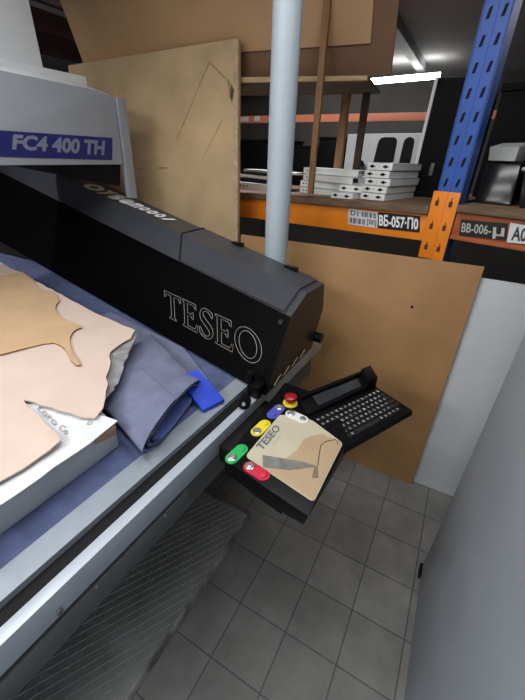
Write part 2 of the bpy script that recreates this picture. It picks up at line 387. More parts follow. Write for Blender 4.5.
# guide roller and clamps at the front foot of the cover
rp = Vector((-0.473, 0.777, 0.875)); rd = Vector((.35, -.9, .15)).normalized()
ro = build('guide_roller', MB().tube([rp - rd * .018, rp + rd * .006], 0.021, 20), M_black, mach)
build('hub', MB().tube([rp + rd * .006, rp + rd * .010], 0.006, 12), M_rail, ro)
build('roller_bracket', MB().box((-.50, .84, .853), (-.455, .885, .90), 0.004).box((-.515, .852, .90), (-.49, .875, .935), 0.003), M_black, mach)
build('rear_knob', MB().tube([(-.436, 1.30, .90), (-.405, 1.30, .90)], 0.022, 16), M_black, mach)
# grey head cover with name plate
x0 = -1.75
hc = MB()
hc.prism([(x0, .55, 1.505), (x0, 1.565, 1.505), (x0, 1.573, 1.81), (x0, 1.47, 1.828), (x0, .55, 1.845)], (-.25, 0, 0), 0.004)
head = build('head_cover', hc, M_machine, mach)
build('end_plate', MB().prism([(x0 + .012, 1.568, 1.335), (x0 + .012, 1.626, 1.325), (x0 + .012, 1.633, 1.812), (x0 + .012, 1.575, 1.812)], (-.03, 0, 0), 0.003), M_stripgrey, mach)
build('top_cap', MB().prism([(x0 - .02, .55, 1.845), (x0 - .02, 1.45, 1.832), (x0 - .02, 1.60, 1.815), (x0 - .25, 1.60, 1.87), (x0 - .25, .55, 1.89)][:5], (-.1, 0, 0.03), 0.003), M_light, mach)
pl_ = MB().prism([(x0, .55, 1.543), (x0, 1.492, 1.527), (x0, 1.515, 1.630), (x0, .55, 1.632)], (.003, 0, 0))
plate = build('name_plate', pl_, M_blueLabel, mach)
plate['label'] = 'navy blue name plate with grey lettering'
FQ = [(-1.746, 0.980, 1.564), (-1.746, 1.442, 1.548), (-1.746, 1.464, 1.616), (-1.746, 1.002, 1.621)]
build('lettering', lettering(MB(), 'FC4 400 TH', FQ, 0.0008, 0.045), M_labeltext, plate)
build('upper_body', MB().box((-2.75, .4, 1.52), (-2.0, 1.62, 1.918), 0.006), M_light, mach)
build('column', MB().box((-2.65, .55, 1.915), (-2.005, 1.384, 2.555), 0.006), M_light, mach)
build('carriage', MB().hexa([(-2.0, 1.24, 1.47), (-1.80, 1.30, 1.46), (-1.80, 1.565, 1.39), (-2.0, 1.565, 1.40)], [(-2.2, 1.10, 1.505), (-1.77, 1.10, 1.505), (-1.77, 1.565, 1.505), (-2.2, 1.565, 1.505)], .004), M_blackmatt, mach)
# arm that carries the console
build('console_arm', MB().prism([(-.472, .63, .75), (-.462, .90, .77), (-.462, .90, .812), (-.472, .63, .812)], (.06, 0.0, 0), .005), M_blackmatt, mach)

# ------------------------------------------------------------------ step plate
stp = thing('step_platform', (-.75, .2, 0), 'low step covered with worn grey checker plate along the foot of the cutting table', 'step')
def step_mat():
    m = mat('checker_plate', (0.13, 0.145, 0.14), 0.5, 0.2)
    nt = m.node_tree; N = nt.nodes; L = nt.links; b = N['Principled BSDF']
    tc = N.new('ShaderNodeTexCoord')
    n = N.new('ShaderNodeTexNoise'); n.inputs['Scale'].default_value = 9; n.inputs['Detail'].default_value = 6; L.new(tc.outputs['Object'], n.inputs['Vector'])
    r = N.new('ShaderNodeValToRGB'); r.color_ramp.elements[0].position = .3; r.color_ramp.elements[1].position = .72
    r.color_ramp.elements[0].color = (.27, .285, .28, 1); r.color_ramp.elements[1].color = (.42, .44, .43, 1)
    L.new(n.outputs['Fac'], r.inputs[0]); L.new(r.outputs[0], b.inputs['Base Color'])
    return m
st = MB().box((-1.0, -1.2, .042), (-.553, .95, .05))
build('plate', st, step_mat(), stp)
# raised diamond ribs of the plate (one mesh: the surface pattern)
rb = MB(); X0_, X1_, Y0_, Y1_ = -.995, -.562, -1.19, .94
for d in (1, -1):
    ux, uy = .50 * d, .866; step_ = .027; k = -200
    for k in range(-140, 141):
        # line through (xm + k*step, 0) along (ux, uy), clipped to the plate
        px, py = -.78 + k * step_ / .866, 0.0
        ts = sorted(((X0_ - px) / ux, (X1_ - px) / ux)); t0 = max(ts[0], (Y0_ - py) / uy); t1 = min(ts[1], (Y1_ - py) / uy)
        if t1 - t0 < .01: continue
        a = Vector((px + ux * t0, py + uy * t0, .0499)); b = Vector((px + ux * t1, py + uy * t1, .0499)); pw = Vector((-uy, ux, 0)) * .0016
        h_ = V3(0, 0, .0015); rb.add([a - pw, a + pw, a + h_, b - pw, b + pw, b + h_], [[0, 3, 5, 2], [1, 2, 5, 4], [0, 2, 1], [3, 4, 5], [0, 1, 4, 3]])
tr = build('tread_pattern', rb, mat('checker_rib', (0.36, 0.38, 0.37), 0.4, 0.3), stp)
build('edge_trim', MB().box((-.558, -1.2, .0), (-.55, .95, .052), .001), mat('worn_bright_edge', (0.42, 0.43, 0.43), 0.35, 0.3, var=.7, scale=14), stp)
build('riser', MB().box((-1.0, -1.18, 0), (-.56, .94, .042)), M_blackmatt, stp)

# ------------------------------------------------------------------ control console
con = thing('control_console', (-.28, .70, .87), 'black control console with beige graphic sheet, coloured buttons and a red stop knob', 'control panel')
c1, c2, c3 = Vector((-.395, .550, .87)), Vector((-.137, .505, .87)), Vector((-.130, .800, .87))
c4, c5 = Vector((-.245, .955, .87)), Vector((-.415, .960, .87))
def dz(p, z): return Vector((p.x, p.y, z))
body = MB().hexa([dz(c1, .815), dz(c2, .815) + V3(-.012, .012, 0), dz(c3, .815), dz(c4, .815), dz(c5, .815)], [c1, c2, c3, c4, c5], .003)
body.hexa([V3(-.39, .575, .775), V3(-.19, .545, .775), V3(-.19, .86, .775), V3(-.40, .90, .775)], [V3(-.39, .56, .815), V3(-.16, .525, .815), V3(-.15, .87, .815), V3(-.40, .93, .815)], .003)
build('body', body, M_black, con)
build('mounting_block', MB().hexa([V3(-.36, .62, .69), V3(-.24, .60, .69), V3(-.24, .78, .69), V3(-.36, .80, .69)], [V3(-.37, .60, .775), V3(-.23, .58, .775), V3(-.23, .80, .775), V3(-.37, .82, .775)], .004), M_black, con)
# graphic sheet on the console
SP = [(-0.352, 0.586, 0.870), (-0.140, 0.545, 0.870), (-0.140, 0.769, 0.870), (-0.255, 0.817, 0.870), (-0.350, 0.790, 0.870)]
def rounded(poly, r=.012, n=4):
    out = []; L = len(poly); P = [Vector(p) for p in poly]
    for i in range(L):
        a, b, c = P[i - 1], P[i], P[(i + 1) % L]
        p = b + (a - b).normalized() * r; q = b + (c - b).normalized() * r
        for k in range(n + 1):
            t = k / n; out.append(p * (1 - t) ** 2 + b * 2 * t * (1 - t) + q * t * t)
    return out
sheet = build('graphic_sheet', MB().prism(rounded(SP), (0, 0, .0015)), mat('beige_sheet', (0.50, 0.46, 0.34), 0.45, var=.05), con)
sheet['label'] = 'beige graphic sheet printed with a leather hide and knife'
zt = .8724
def zq(*pts): return [Vector(p) for p in pts]
hp = zq((-0.242, 0.727, 0.872), (-0.229, 0.748, 0.872), (-0.204, 0.773, 0.872), (-0.150, 0.772, 0.872), (-0.142, 0.761, 0.872), (-0.142, 0.549, 0.872), (-0.294, 0.578, 0.872), (-0.302, 0.588, 0.872), (-0.282, 0.607, 0.872), (-0.255, 0.635, 0.872), (-0.241, 0.677, 0.872))
build('printed_hide', MB().prism(hp, (0, 0, .0003)), mat('printed_tan', (0.43, 0.31, 0.19), 0.5, var=.06), sheet)
kb_ = zq((-0.314, 0.612, 0.873), (-0.292, 0.577, 0.873), (-0.228, 0.603, 0.873), (-0.170, 0.651, 0.873), (-0.218, 0.644, 0.873))
build('printed_blade', MB().prism(kb_, (0, 0, .0003)), mat('printed_grey', (0.17, 0.18, 0.16), 0.5, var=.3, scale=40), sheet)
build('printed_shadow', MB().prism(zq((-0.178, 0.644, 0.873), (-0.171, 0.652, 0.873), (-0.156, 0.616, 0.873), (-0.170, 0.608, 0.873)), (0, 0, .0002)), mat('printed_brown', (0.20, 0.15, 0.10), 0.5), sheet)
cv = [Vector(p) for p in ((-0.172, 0.655, 0.873), (-0.185, 0.701, 0.873), (-0.191, 0.728, 0.873), (-0.184, 0.749, 0.873), (-0.162, 0.771, 0.873), (-0.151, 0.757, 0.873))]
build('printed_edge', MB().tube(cv, .0011, 6), M_ink, sheet)
LQ = [(-0.322, 0.625, 0.872), (-0.318, 0.732, 0.872), (-0.341, 0.741, 0.872), (-0.347, 0.632, 0.873)]
lt = lettering(MB(), 'TESEO', LQ, .0004, .02)
L2 = [(-0.305, 0.654, 0.872), (-0.304, 0.711, 0.872), (-0.307, 0.712, 0.872), (-0.309, 0.656, 0.872)]
lettering(lt, 'cutting systems', L2, .0004)
build('lettering', lt, mat('grey_print', (0.09, 0.12, 0.15), 0.5), sheet)
M_btn = mat('steel_button', (0.62, 0.62, 0.60), 0.25, 0.8)
def button_plate(col, c, ang, name, lab):
    L = .042; m = mat('button_plate_' + name, col, 0.4)
    p = build('button_plate', stadium(c, ang, L, .0175, .870, .004, MB()), m, con); p['label'] = lab
    ux, uy = math.cos(ang), math.sin(ang)
    build('push_button', MB().lathe((c[0] - ux * L * .5, c[1] - uy * L * .5, .874), [(.0125, 0), (.0125, .003), (.010, .004), (.009, .0075), (.004, .0085)], 16), M_btn, p)
    build('lamp_button', MB().lathe((c[0] + ux * L * .5, c[1] + uy * L * .5, .874), [(.010, 0), (.010, .003), (.0085, .0035), (.008, .005), (.003, .006)], 16), M_btn if name == 'white' else m, p)
button_plate((0.02, 0.40, 0.10), (-0.376, 0.581, 0.874), math.radians(84), 'green', 'green button plate')
button_plate((0.55, 0.02, 0.05), (-0.301, 0.557, 0.874), math.radians(-8), 'red', 'red button plate')
button_plate((0.75, 0.60, 0.03), (-0.370, 0.704, 0.874), math.radians(84), 'yellow', 'yellow button plate')
button_plate((0.07, 0.09, 0.42), (-0.366, 0.795, 0.874), math.radians(264), 'blue', 'blue button plate')
button_plate((0.72, 0.72, 0.72), (-0.299, 0.805, 0.874), math.radians(-6), 'white', 'white button plate')
es = Vector((-0.346, 0.858, 0.874))
er = build('stop_ring', MB().lathe((es.x, es.y, .870), [(.024, 0), (.024, .003), (.022, .005), (.012, .006)], 24), mat('button_plate_yellow', (0.75, .6, .03)), con)
build('stop_knob', MB().lathe((es.x, es.y, .875), [(.010, 0), (.010, .010), (.019, .013), (.0205, .018), (.020, .024), (.014, .028), (.006, .029)], 24), mat('red_knob', (0.30, 0.008, 0.012), 0.3), con)['label'] = 'red mushroom stop knob'
# arm with folded screen bar and keyboard tray
k1, k2, k3, k4 = Vector((-.136, .752, .85)), Vector((.013, 1.048, .85)), Vector((-.128, 1.135, .85)), Vector((-.272, .842, .85))
build('keyboard_tray', MB().prism([k1, k2, k3, k4], (0, 0, -.012), .003), M_black, con)
b1, b2, b3, b4 = Vector((-.270, .822, .862)), Vector((-.127, 1.112, .862)), Vector((-.170, 1.178, .862)), Vector((-.322, .880, .862))
b4 = b4 + V3(-.005, 0, 0)
bar = MB().prism([b1, b2, b3, b4], (0, 0, .022), .004)
e_ = (b2 - b1).normalized(); w_ = (b3 - b2)
bar.hexa([b2 - e_ * .055, b2 + e_ * .004, b2 + w_ + e_ * .004, b2 + w_ - e_ * .055], [dz(b2 - e_ * .05, .908), dz(b2, .908), dz(b2 + w_, .908), dz(b2 + w_ - e_ * .05, .908)], .004)
bar.prism([b1.lerp(b4, .82) + V3(0, 0, .018), b2.lerp(b3, .82) + V3(0, 0, .018), b3 + V3(0, 0, .018), b4 + V3(0, 0, .018)], (0, 0, .018), .003)
bo_ = build('screen_bar', bar, M_black, con)
build('screen', MB().prism([dz(b1.lerp(b4, .15) + e_ * .05, .885), dz(b2.lerp(b3, .15) - e_ * .075, .885), dz(b2.lerp(b3, .76) - e_ * .075, .885), dz(b1.lerp(b4, .76) + e_ * .05, .885)], (0, 0, .002)), mat('dark_glass', (0.03, 0.035, 0.04), 0.12), bo_)

# ------------------------------------------------------------------ keyboard
kx = (k2 - k1).normalized(); ky = (k4 - k1); ky = (ky - kx * ky.dot(kx)).normalized()
kang = math.atan2(kx.y, kx.x)
KL, KW = .328, .155
kb = thing('keyboard', (k1.x, k1.y, .85), 'black computer keyboard on the console arm in front of brown hardboard', 'keyboard', rz=kang)
build('case', MB().hexa([(0, 0, 0), (KL, 0, 0), (KL, KW, 0), (0, KW, 0)], [(.002, .002, .012), (KL - .002, .002, .012), (KL - .002, KW - .002, .016), (.002, KW - .002, .016)], .002), M_black, kb, local=True)
M_key = mat('black_key', (0.014, 0.014, 0.016), 0.45)
M_keyp = mat('key_print', (0.40, 0.42, 0.44), 0.5)
rows = ['^~!23456789-=', 'QWERTYUIOP[]', 'ASDFGHJKL;#', 'ZXCVBNM,./']
ks = (KL - .03) / 15.0
glyphs = {}
def key(x, y, w, ch, z):
    mb = MB().hexa([(x + .001, y + .001, z), (x + w - .001, y + .001, z), (x + w - .001, y + ks * .92, z), (x + .001, y + ks * .92, z)],
                   [(x + .0025, y + .003, z + .005), (x + w - .0025, y + .003, z + .005), (x + w - .0025, y + ks * .86, z + .005), (x + .0025, y + ks * .86, z + .005)])
    k = build('key', mb, M_key, kb, local=True)
    if ch:
        g = lettering(MB(), ch, [(x + .004, y + .006, z + .005), (x + .004 + min(.007, w * .4), y + .006, z + .005), (x + .004 + min(.007, w * .4), y + .014, z + .005), (x + .004, y + .014, z + .005)], .0004, .03)
        build('key_print', g, M_keyp, k, local=True)
for r in range(6):
    y = .018 + (5 - r) * (ks * .96) ; z = .0125 + (5 - r) * .0007
    if r == 0:
        for i in range(15): key(.015 + i * ks, y + .002, ks, 'F%d' % (i + 1) if i < 12 else '-', z)
    elif r == 5:
        x = .015
        for w, ch in ((1.2, 'Fn'), (1.2, 'Alt'), (1.2, 'Ctrl'), (5.4, None), (1, 'x'), (1, 'Alt'), (1, '<'), (1, 'v'), (1, '>')):
            key(x, y, w * ks, ch, z); x += w * ks
    else:
        row = rows[r - 1]; lead = (0, 1.2, 1.5, 1.9)[r - 1]; x = .015
        if lead: key(x, y, lead * ks, 'Tab' if r == 2 else 'A' if r == 3 else '^', z); x += lead * ks
        for ch in row: key(x, y, ks, ch, z); x += ks
        key(x, y, .015 + 15 * ks - x, '<', z)

# ------------------------------------------------------------------ leather stack on the bed
blk = thing('foam_slab', (-1.5, .0, .852), 'thick grey foam slab under the pale hides on the felt bed', 'slab')
build('slab', MB().hexa([(-2.75, -.9, .852), (-.72, -.9, .852), (-.685, .455, .852), (-2.75, .95, .852)], [(-2.75, -.9, .940), (-.715, -.9, .940), (-.678, .452, .940), (-2.75, .95, .940)], .005), M_block, blk)
ce = MB().prism([(-.684, .385, .920), (-.6815, .447, .905), (-.6765, .450, .939), (-.679, .39, .939)], (.006, 0, 0), .001)
build('torn_corner', ce, M_kraft, blk)['label'] = 'torn brown card corner'
def sheet_mesh(poly, z, th, sub=3, wob=0.0, seed=1, zfun=None):
    bm = bmesh.new(); vs = [bm.verts.new((p[0], p[1], 0)) for p in poly]; f = bm.faces.new(vs)
    bmesh.ops.triangulate(bm, faces=[f])
    for _ in range(sub): bmesh.ops.subdivide_edges(bm, edges=[e for e in bm.edges if e.calc_length() > .035], cuts=1, use_grid_fill=True); bmesh.ops.triangulate(bm, faces=bm.faces)
    rnd = random.Random(seed); ph = [rnd.uniform(0, 6.28) for _ in range(6)]
    for v in bm.verts:
        x, y = v.co.x, v.co.y
        v.co.z = z + wob * (math.sin(9 * x + ph[0]) * math.cos(11 * y + ph[1]) + .5 * math.sin(23 * x + 17 * y + ph[2])) + (zfun(x, y) if zfun else 0)
    r = bmesh.ops.extrude_face_region(bm, geom=list(bm.faces))
    for e in r['geom']:
        if isinstance(e, bmesh.types.BMVert): e.co.z += th
    bmesh.ops.recalc_face_normals(bm, faces=bm.faces); bm.verts.index_update()
    mb = MB().add([v.co.copy() for v in bm.verts], [[v.index for v in f.verts] for f in bm.faces]); bm.free(); return mb
def wavy(poly, amp, seed, step=.03):
    rnd = random.Random(seed); out = []
    for i in range(len(poly)):
        a, b = Vector(poly[i]).to_2d(), Vector(poly[(i + 1) % len(poly)]).to_2d(); n = max(1, int((b - a).length / step)); n = min(n, 14)
        for k in range(n):
            p = a.lerp(b, k / n)
            if k: p += Vector((rnd.uniform(-amp, amp), rnd.uniform(-amp, amp)))
            out.append((p.x, p.y, 0))
    return out
# white wrap sheet with print, hanging over the near edge
def drape(x, y):
    e = x - (-.700 + .03 * (y - .2))
    return -max(0, e) * 1.1
wr = wavy([(-0.647, 0.050, 0.945), (-0.673, 0.162, 0.945), (-0.669, 0.243, 0.945), (-0.666, 0.334, 0.945), (-0.673, 0.459, 0.945), (-0.741, 0.448, 0.945), (-0.840, 0.438, 0.945), (-0.999, 0.392, 0.945), (-1.105, 0.119, 0.945)], .003, 3)
wrap = build('wrapping_sheet', sheet_mesh(wr, .944, .0015, 4, .0010, 5), M_film)
tag(wrap, 'crumpled white wrapping sheet with grey print between the hides and the grey slab', 'wrapping')
PM = mat('faded_print', (0.22, 0.22, 0.23), 0.6)
wt = lettering(MB(), 'Loro', [(-0.896, 0.379, 0.948), (-0.791, 0.361, 0.948), (-0.800, 0.378, 0.948), (-0.908, 0.398, 0.948)], .0006)
build('print', wt, PM, wrap)
wt = lettering(MB(), 'Co', [(-0.778, 0.360, 0.948), (-0.738, 0.354, 0.948), (-0.745, 0.371, 0.948), (-0.783, 0.375, 0.948)], .0006)
build('print', wt, PM, wrap)
wt = lettering(MB(), 'D', [(-0.727, 0.406, 0.948), (-0.716, 0.413, 0.948), (-0.726, 0.423, 0.948), (-0.736, 0.417, 0.948)], .0006)
build('print', wt, PM, wrap)
# crumpled clear film at the right end of the hides
fm = wavy([(-0.775, 0.497, 0.950), (-0.796, 0.554, 0.950), (-0.854, 0.636, 0.950), (-0.923, 0.725, 0.950), (-1.008, 0.849, 0.950), (-1.079, 0.869, 0.950), (-1.029, 0.720, 0.950), (-0.807, 0.506, 0.950)], .005, 8, .02)
film = build('plastic_film', sheet_mesh(fm, .946, .002, 3, .004, 9), M_film2)
tag(film, 'crumpled clear plastic film sticking out under the right end of the pale hide', 'plastic film')
# the large hide, torn open at its near end
hd = [(-2.578, 1.129, 0.957), (-1.857, 0.998, 0.957), (-1.377, 0.905, 0.957), (-1.180, 0.878, 0.957), (-1.030, 0.861, 0.957), (-0.991, 0.804, 0.957), (-0.985, 0.742, 0.957), (-0.971, 0.690, 0.957), (-0.873, 0.598, 0.957), (-0.790, 0.522, 0.957), (-0.737, 0.467, 0.957), (-0.721, 0.428, 0.957), (-0.757, 0.411, 0.957), (-0.862, 0.397, 0.957), (-0.952, 0.379, 0.957), (-0.861, 0.361, 0.955), (-0.743, 0.338, 0.955), (-0.715, 0.327, 0.955), (-0.710, 0.296, 0.955), (-0.712, 0.236, 0.955), (-0.720, 0.190, 0.955), (-0.724, 0.085, 0.955), (-0.749, -0.086, 0.955), (-1.411, -0.035, 0.955)]
H = wavy(hd, .004, 4)
hide = build('leather_hide', sheet_mesh(H, .9535, .0035, 4, .0012, 2, lambda x, y: .006 * max(0, 1 - ((x + .80) ** 2 + (y - .53) ** 2) / .010) + .008 * max(0, 1 - ((x + .735) ** 2 + (y - .315) ** 2) / .002)), M_hide)
tag(hide, 'large pale pink leather hide with a torn slit spread over the grey slab', 'leather')
# tan offcut with pointed tails
TP = [(-2.115, 0.932, 0.962), (-2.116, 0.942, 0.962), (-2.097, 1.047, 0.962), (-1.972, 1.016, 0.962), (-1.815, 0.955, 0.962), (-1.735, 0.934, 0.962), (-1.667, 0.948, 0.962), (-1.606, 0.924, 0.962), (-1.526, 0.881, 0.962), (-1.500, 0.848, 0.962), (-1.459, 0.818, 0.962), (-1.403, 0.789, 0.962), (-1.359, 0.775, 0.962), (-1.292, 0.770, 0.962), (-1.239, 0.768, 0.962), (-1.205, 0.757, 0.962), (-1.211, 0.737, 0.962), (-1.200, 0.712, 0.962), (-1.170, 0.679, 0.962), (-1.128, 0.649, 0.962), (-1.071, 0.616, 0.962), (-1.011, 0.589, 0.962), (-0.975, 0.578, 0.962), (-0.971, 0.568, 0.962), (-0.985, 0.566, 0.962), (-1.022, 0.577, 0.962), (-1.060, 0.595, 0.962), (-1.105, 0.614, 0.962), (-1.143, 0.623, 0.962), (-1.182, 0.623, 0.962), (-1.204, 0.599, 0.962), (-1.228, 0.540, 0.962), (-1.252, 0.478, 0.962), (-1.263, 0.456, 0.962)]
tan = build('leather_offcut', sheet_mesh([(p[0], p[1], 0) for p in TP], .9605, .004, 4, .0006, 3), M_tan)
tan.data.materials.append(M_tanedge)
for p in tan.data.polygons:
    if abs(p.normal.z) < .5: p.material_index = 1
tag(tan, 'tan leather offcut with two pointed tails lying on the pale hide', 'leather')

# ------------------------------------------------------------------ rolled mat and blue foam
rl = thing('rolled_mat', (-.80, .66, .852), 'slate blue felt mat flattened into a loose roll, its spiral end over the grey strip', 'mat')
def roll_profile():
    P = []; turns = 2.35; n = 90
    for k in range(n + 1):
        t = k / n; a = math.pi * .5 + t * turns * 2 * math.pi; r = .182 - .024 * t * turns
        P.append((r, a))
    return P
ax0, ax1 = Vector((-.608, .612, 0)), Vector((-1.02, .775, 0))
dirw = Vector((-.075, .36, 0)).normalized()
rm = MB(); prof = roll_profile(); th = .0075
def roll_pt(r, a, base, sc, h=.05):
    ww = r * sc; hh = (r / .182) * h
    return base + dirw * (ww * math.cos(a)) + V3(0, 0, .8535 + h + hh * math.sin(a))
sec = []
for base, sc, h in ((ax0, 1.0, .046), (ax0.lerp(ax1, .5), 1.08, .036), (ax1, 1.25, .022)):
    ring = [roll_pt(r, a, base, sc, h) for r, a in prof]; inn = [roll_pt(r - th, a, base, sc, h) for r, a in prof]
    sec.append((ring, inn))
n = len(prof)
for s_ in range(2):
    (o0, i0), (o1, i1) = sec[s_], sec[s_ + 1]
    rm.mat(0); rm.add(o0 + o1, [[k, k + 1, n + k + 1, n + k] for k in range(n - 1)])
    rm.mat(1); rm.add(i0 + i1, [[k, k + 1, n + k + 1, n + k] for k in range(n - 1)])
for (o, i) in (sec[0], sec[2]):
    rm.mat(2); rm.add(o + i, [[k, k + 1, n + k + 1, n + k] for k in range(n - 1)])
(o0, i0), (o1, i1) = sec[0], sec[2]
build('roll', rm, [M_mat, M_matin, mat('mat_cut_edge', (0.05, 0.055, 0.09), 0.9)], rl, angle=50)
# the loose tail of the mat runs flat along the bed towards the bridge
tl = sheet_mesh([(-1.02, .60, 0), (-.70, .78, 0), (-.665, .845, 0), (-.90, .985, 0), (-1.45, 1.08, 0), (-1.50, .75, 0)], .8525, .006, 3, 0)
build('tail', tl, M_mat, rl)
bf = MB(); fp = [Vector((-0.720, 0.739, 0.915)), Vector((-0.667, 0.792, 0.930)), Vector((-0.544, 0.769, 0.868)), Vector((-0.570, 0.687, 0.868))]
bf.hexa([p + V3(0, 0, -.012) for p in fp], fp, .002)
foam = build('foam_sheet', bf, M_blue); tag(foam, 'bright blue foam sheet corner sticking out behind the rolled mat', 'foam sheet')

# ------------------------------------------------------------------ boards and panels round the machine
def leaning(name, q, th, m, label, cat, mats2=None, bev=.001):
    P = [Vector(p) for p in q]; nrm = (P[1] - P[0]).cross(P[3] - P[0]).normalized()
    if nrm.y < 0: nrm = -nrm
    o = build(name, MB().prism(P, nrm * th, bev), m); return tag(o, label, cat)
def SLP(y0, sl, x, z): return (x, y0 + sl * z, z)
ply = leaning('hardboard_sheet', [(-1.085, 1.600, 0.002), (.119, 1.600, 0.002), (.122, 1.740, 1.193), (-1.085, 1.738, 1.181)], .006, M_ply, 'brown hardboard sheet leaning on the orange rack behind the keyboard', 'board')
for px in ((-0.115, 1.710, 0.969), (-0.216, 1.613, 0.135)):
    build('hole', MB().tube([px, Vector(px) + V3(0, .004, 0)], .006, 10), M_blackmatt, ply)
leaning('white_board', [(-.30, 1.626, .002), (.60, 1.626, .002), (.60, 1.760, 1.140), (-.30, 1.760, 1.140)], .016, M_whiteboard, 'white melamine board leaning behind the brown hardboard sheet', 'board')
mdf = thing('fibreboard_sheet', (-1.9, 1.74, 0), 'thick scuffed tan fibreboard standing behind the machine, left of the grey pipe', 'board')
build('board', MB().prism([SLP(1.74, .1, -2.60, .002), SLP(1.74, .1, -1.150, .002), SLP(1.74, .1, -1.262, 2.083), SLP(1.74, .1, -2.558, 2.052)], (0, .026, 0), .002), [M_mdf], mdf)
build('edge_band', MB().prism([SLP(1.739, .1, -1.150, .002), SLP(1.739, .1, -1.122, .002), SLP(1.739, .1, -1.233, 2.081), SLP(1.739, .1, -1.262, 2.083)], (0, .027, 0), .001), M_mdfedge, mdf)
def mdfpt(px): return px
for a, b, w in (((-1.411, 1.938, 1.998), (-1.648, 1.901, 1.632), .007), ((-1.411, 1.938, 1.998), (-1.259, 1.927, 1.892), .010), ((-1.286, 1.929, 1.915), (-1.255, 1.918, 1.804), .014), ((-1.317, 1.912, 1.737), (-1.445, 1.893, 1.549), .004), ((-1.809, 1.886, 1.482), (-1.725, 1.886, 1.485), .016), ((-1.976, 1.885, 1.475), (-1.922, 1.885, 1.471), .012)):
    a, b = Vector(a), Vector(b); d = (b - a).normalized(); pz = V3(-d.z, 0, d.x) * w / 2
    build('scuff', MB().prism([a - pz, b - pz * .4, b + pz * .4, a + pz], (0, .0025, 0)), mat('scuff_brown', (0.38, 0.265, 0.15), 0.8, var=.3, scale=40), mdf)
build('splinter', MB().prism([(-1.265, 1.927, 1.897), (-1.245, 1.924, 1.870), (-1.255, 1.919, 1.822), (-1.272, 1.921, 1.840)], (0, .002, 0)), M_stain, mdf)

pan = thing('partition_panel', (.24, .2, 0), 'blue grey painted panel standing upright on the floor at the right, close by', 'panel')
build('panel', MB().prism([(.2275, 1.137, .004), (.262, .0 - 1.3, .004), (.262, -1.3, 2.02), (.2275, 1.137, 2.02)], (.028, 0, 0), .003), M_panel, pan)
build('foot', MB().box((.217, 1.09, 0), (.262, 1.145, .03), .003), M_black, pan)

pipe = thing('extraction_pipe', (-.743, 1.50, 0), 'pale grey vertical pipe rising behind the black bridge', 'pipe')
build('tube', MB().tube([(-.743, 1.50, 0.006), (-.743, 1.50, 2.555)], .0535, 32), M_pipe, pipe)
build('flange', MB().tube([(-.743, 1.50, 0.0), (-.743, 1.50, .012)], .085, 32), M_pipe, pipe)

# ------------------------------------------------------------------ pallet rack (its own axes: along the beams, into the rack, up)
RZ = math.radians(-17); UX = Vector((math.cos(RZ), math.sin(RZ), 0)); UT = Vector((-math.sin(RZ), math.cos(RZ), 0)); U0 = Vector((-.07, 1.78, 0))
def rk(s, t, z): return U0 + UX * s + UT * t + V3(0, 0, z)
def rthing(name, s, t, z, label, cat, group=None): return thing(name, rk(s, t, z), label, cat, group, RZ)
def dkz(s): return 1.402 + (.036 * s if s < 0 else 0)
rack = rthing('pallet_rack', 0, 0, 0, 'pallet rack with blue upright, orange beams and a brown deck behind the hardboard sheet', 'rack')
up = MB(); up.box((-.068, 0, 0), (.027, .006, 2.5)).box((-.070, 0, 0), (-.064, .07, 2.5)).box((.023, 0, 0), (.029, .07, 2.5)); up.box((-.024, -.002, 0), (-.018, .002, 2.5))
upr = build('upright', up, M_bluerack, rack, local=True)
for k in range(14):
    z = 1.50 + k * .0755
    for x in (-.046, .002):
        build('upright_hole', MB().prism([(x - .005, -.0035, z - .016), (x + .005, -.0035, z - .014), (x + .009, -.0035, z + .016), (x, -.0035, z + .014)], (0, .003, 0)), M_blackmatt, upr, local=True)
cp = MB().box((-.080, -.012, 1.185), (.031, -.004, 1.465), .002)
cp.box((-.030, -.015, 1.185), (-.018, -.012, 1.465), .001)
cpo = build('beam_connector', cp, M_orange, rack, local=True)
M_slot = mat('slot_brown', (0.10, 0.02, 0.005), 0.7)
for k, z in enumerate((1.42, 1.325, 1.235)):
    for x in (-.054, .002):
        ch = MB().prism([(x - .007, -.0135, z - .012), (x + .007, -.0135, z - .012), (x + .007, -.0135, z + .009), (x + .003, -.0135, z + .009), (x + .003, -.0135, z + .022), (x - .001, -.0135, z + .022), (x - .001, -.0135, z + .009), (x - .007, -.0135, z + .009)], (0, .002, 0))
        build('connector_slot', ch, M_slot, cpo, local=True)
bl = MB().hexa([(-2.6, 0, dkz(-2.6) - .165), (-.075, 0, 1.255), (-.075, .05, 1.255), (-2.6, .05, dkz(-2.6) - .165)], [(-2.6, 0, dkz(-2.6) - .035), (-.075, 0, 1.367), (-.075, .05, 1.367), (-2.6, .05, dkz(-2.6) - .035)], .003)
beam_l = build('beam', bl, M_orange, rack, local=True)
br_ = MB().box((.032, 0, 1.285), (1.6, .05, 1.392), .003).box((.032, -.004, 1.283), (1.6, .01, 1.300), .002)
beam_r = build('beam', br_, mat('worn_orange', (0.42, 0.11, 0.03), .5, var=.2, scale=10), rack, local=True)
dk = MB().hexa([(-2.6, -.02, dkz(-2.6) - .033), (-.082, -.02, 1.369), (-.082, 1.0, 1.369), (-2.6, 1.0, dkz(-2.6) - .033)], [(-2.6, -.02, dkz(-2.6)), (-.082, -.02, 1.402), (-.082, 1.0, 1.402), (-2.6, 1.0, dkz(-2.6))], .003)
build('deck', dk, M_deck, rack, local=True)
build('deck', MB().box((.034, -.02, 1.394), (1.6, 1.0, 1.422), .003), M_deck, rack, local=True)
build('lower_deck', MB().box((-2.6, .05, .30), (1.6, 1.0, .33)), M_deck, rack, local=True)
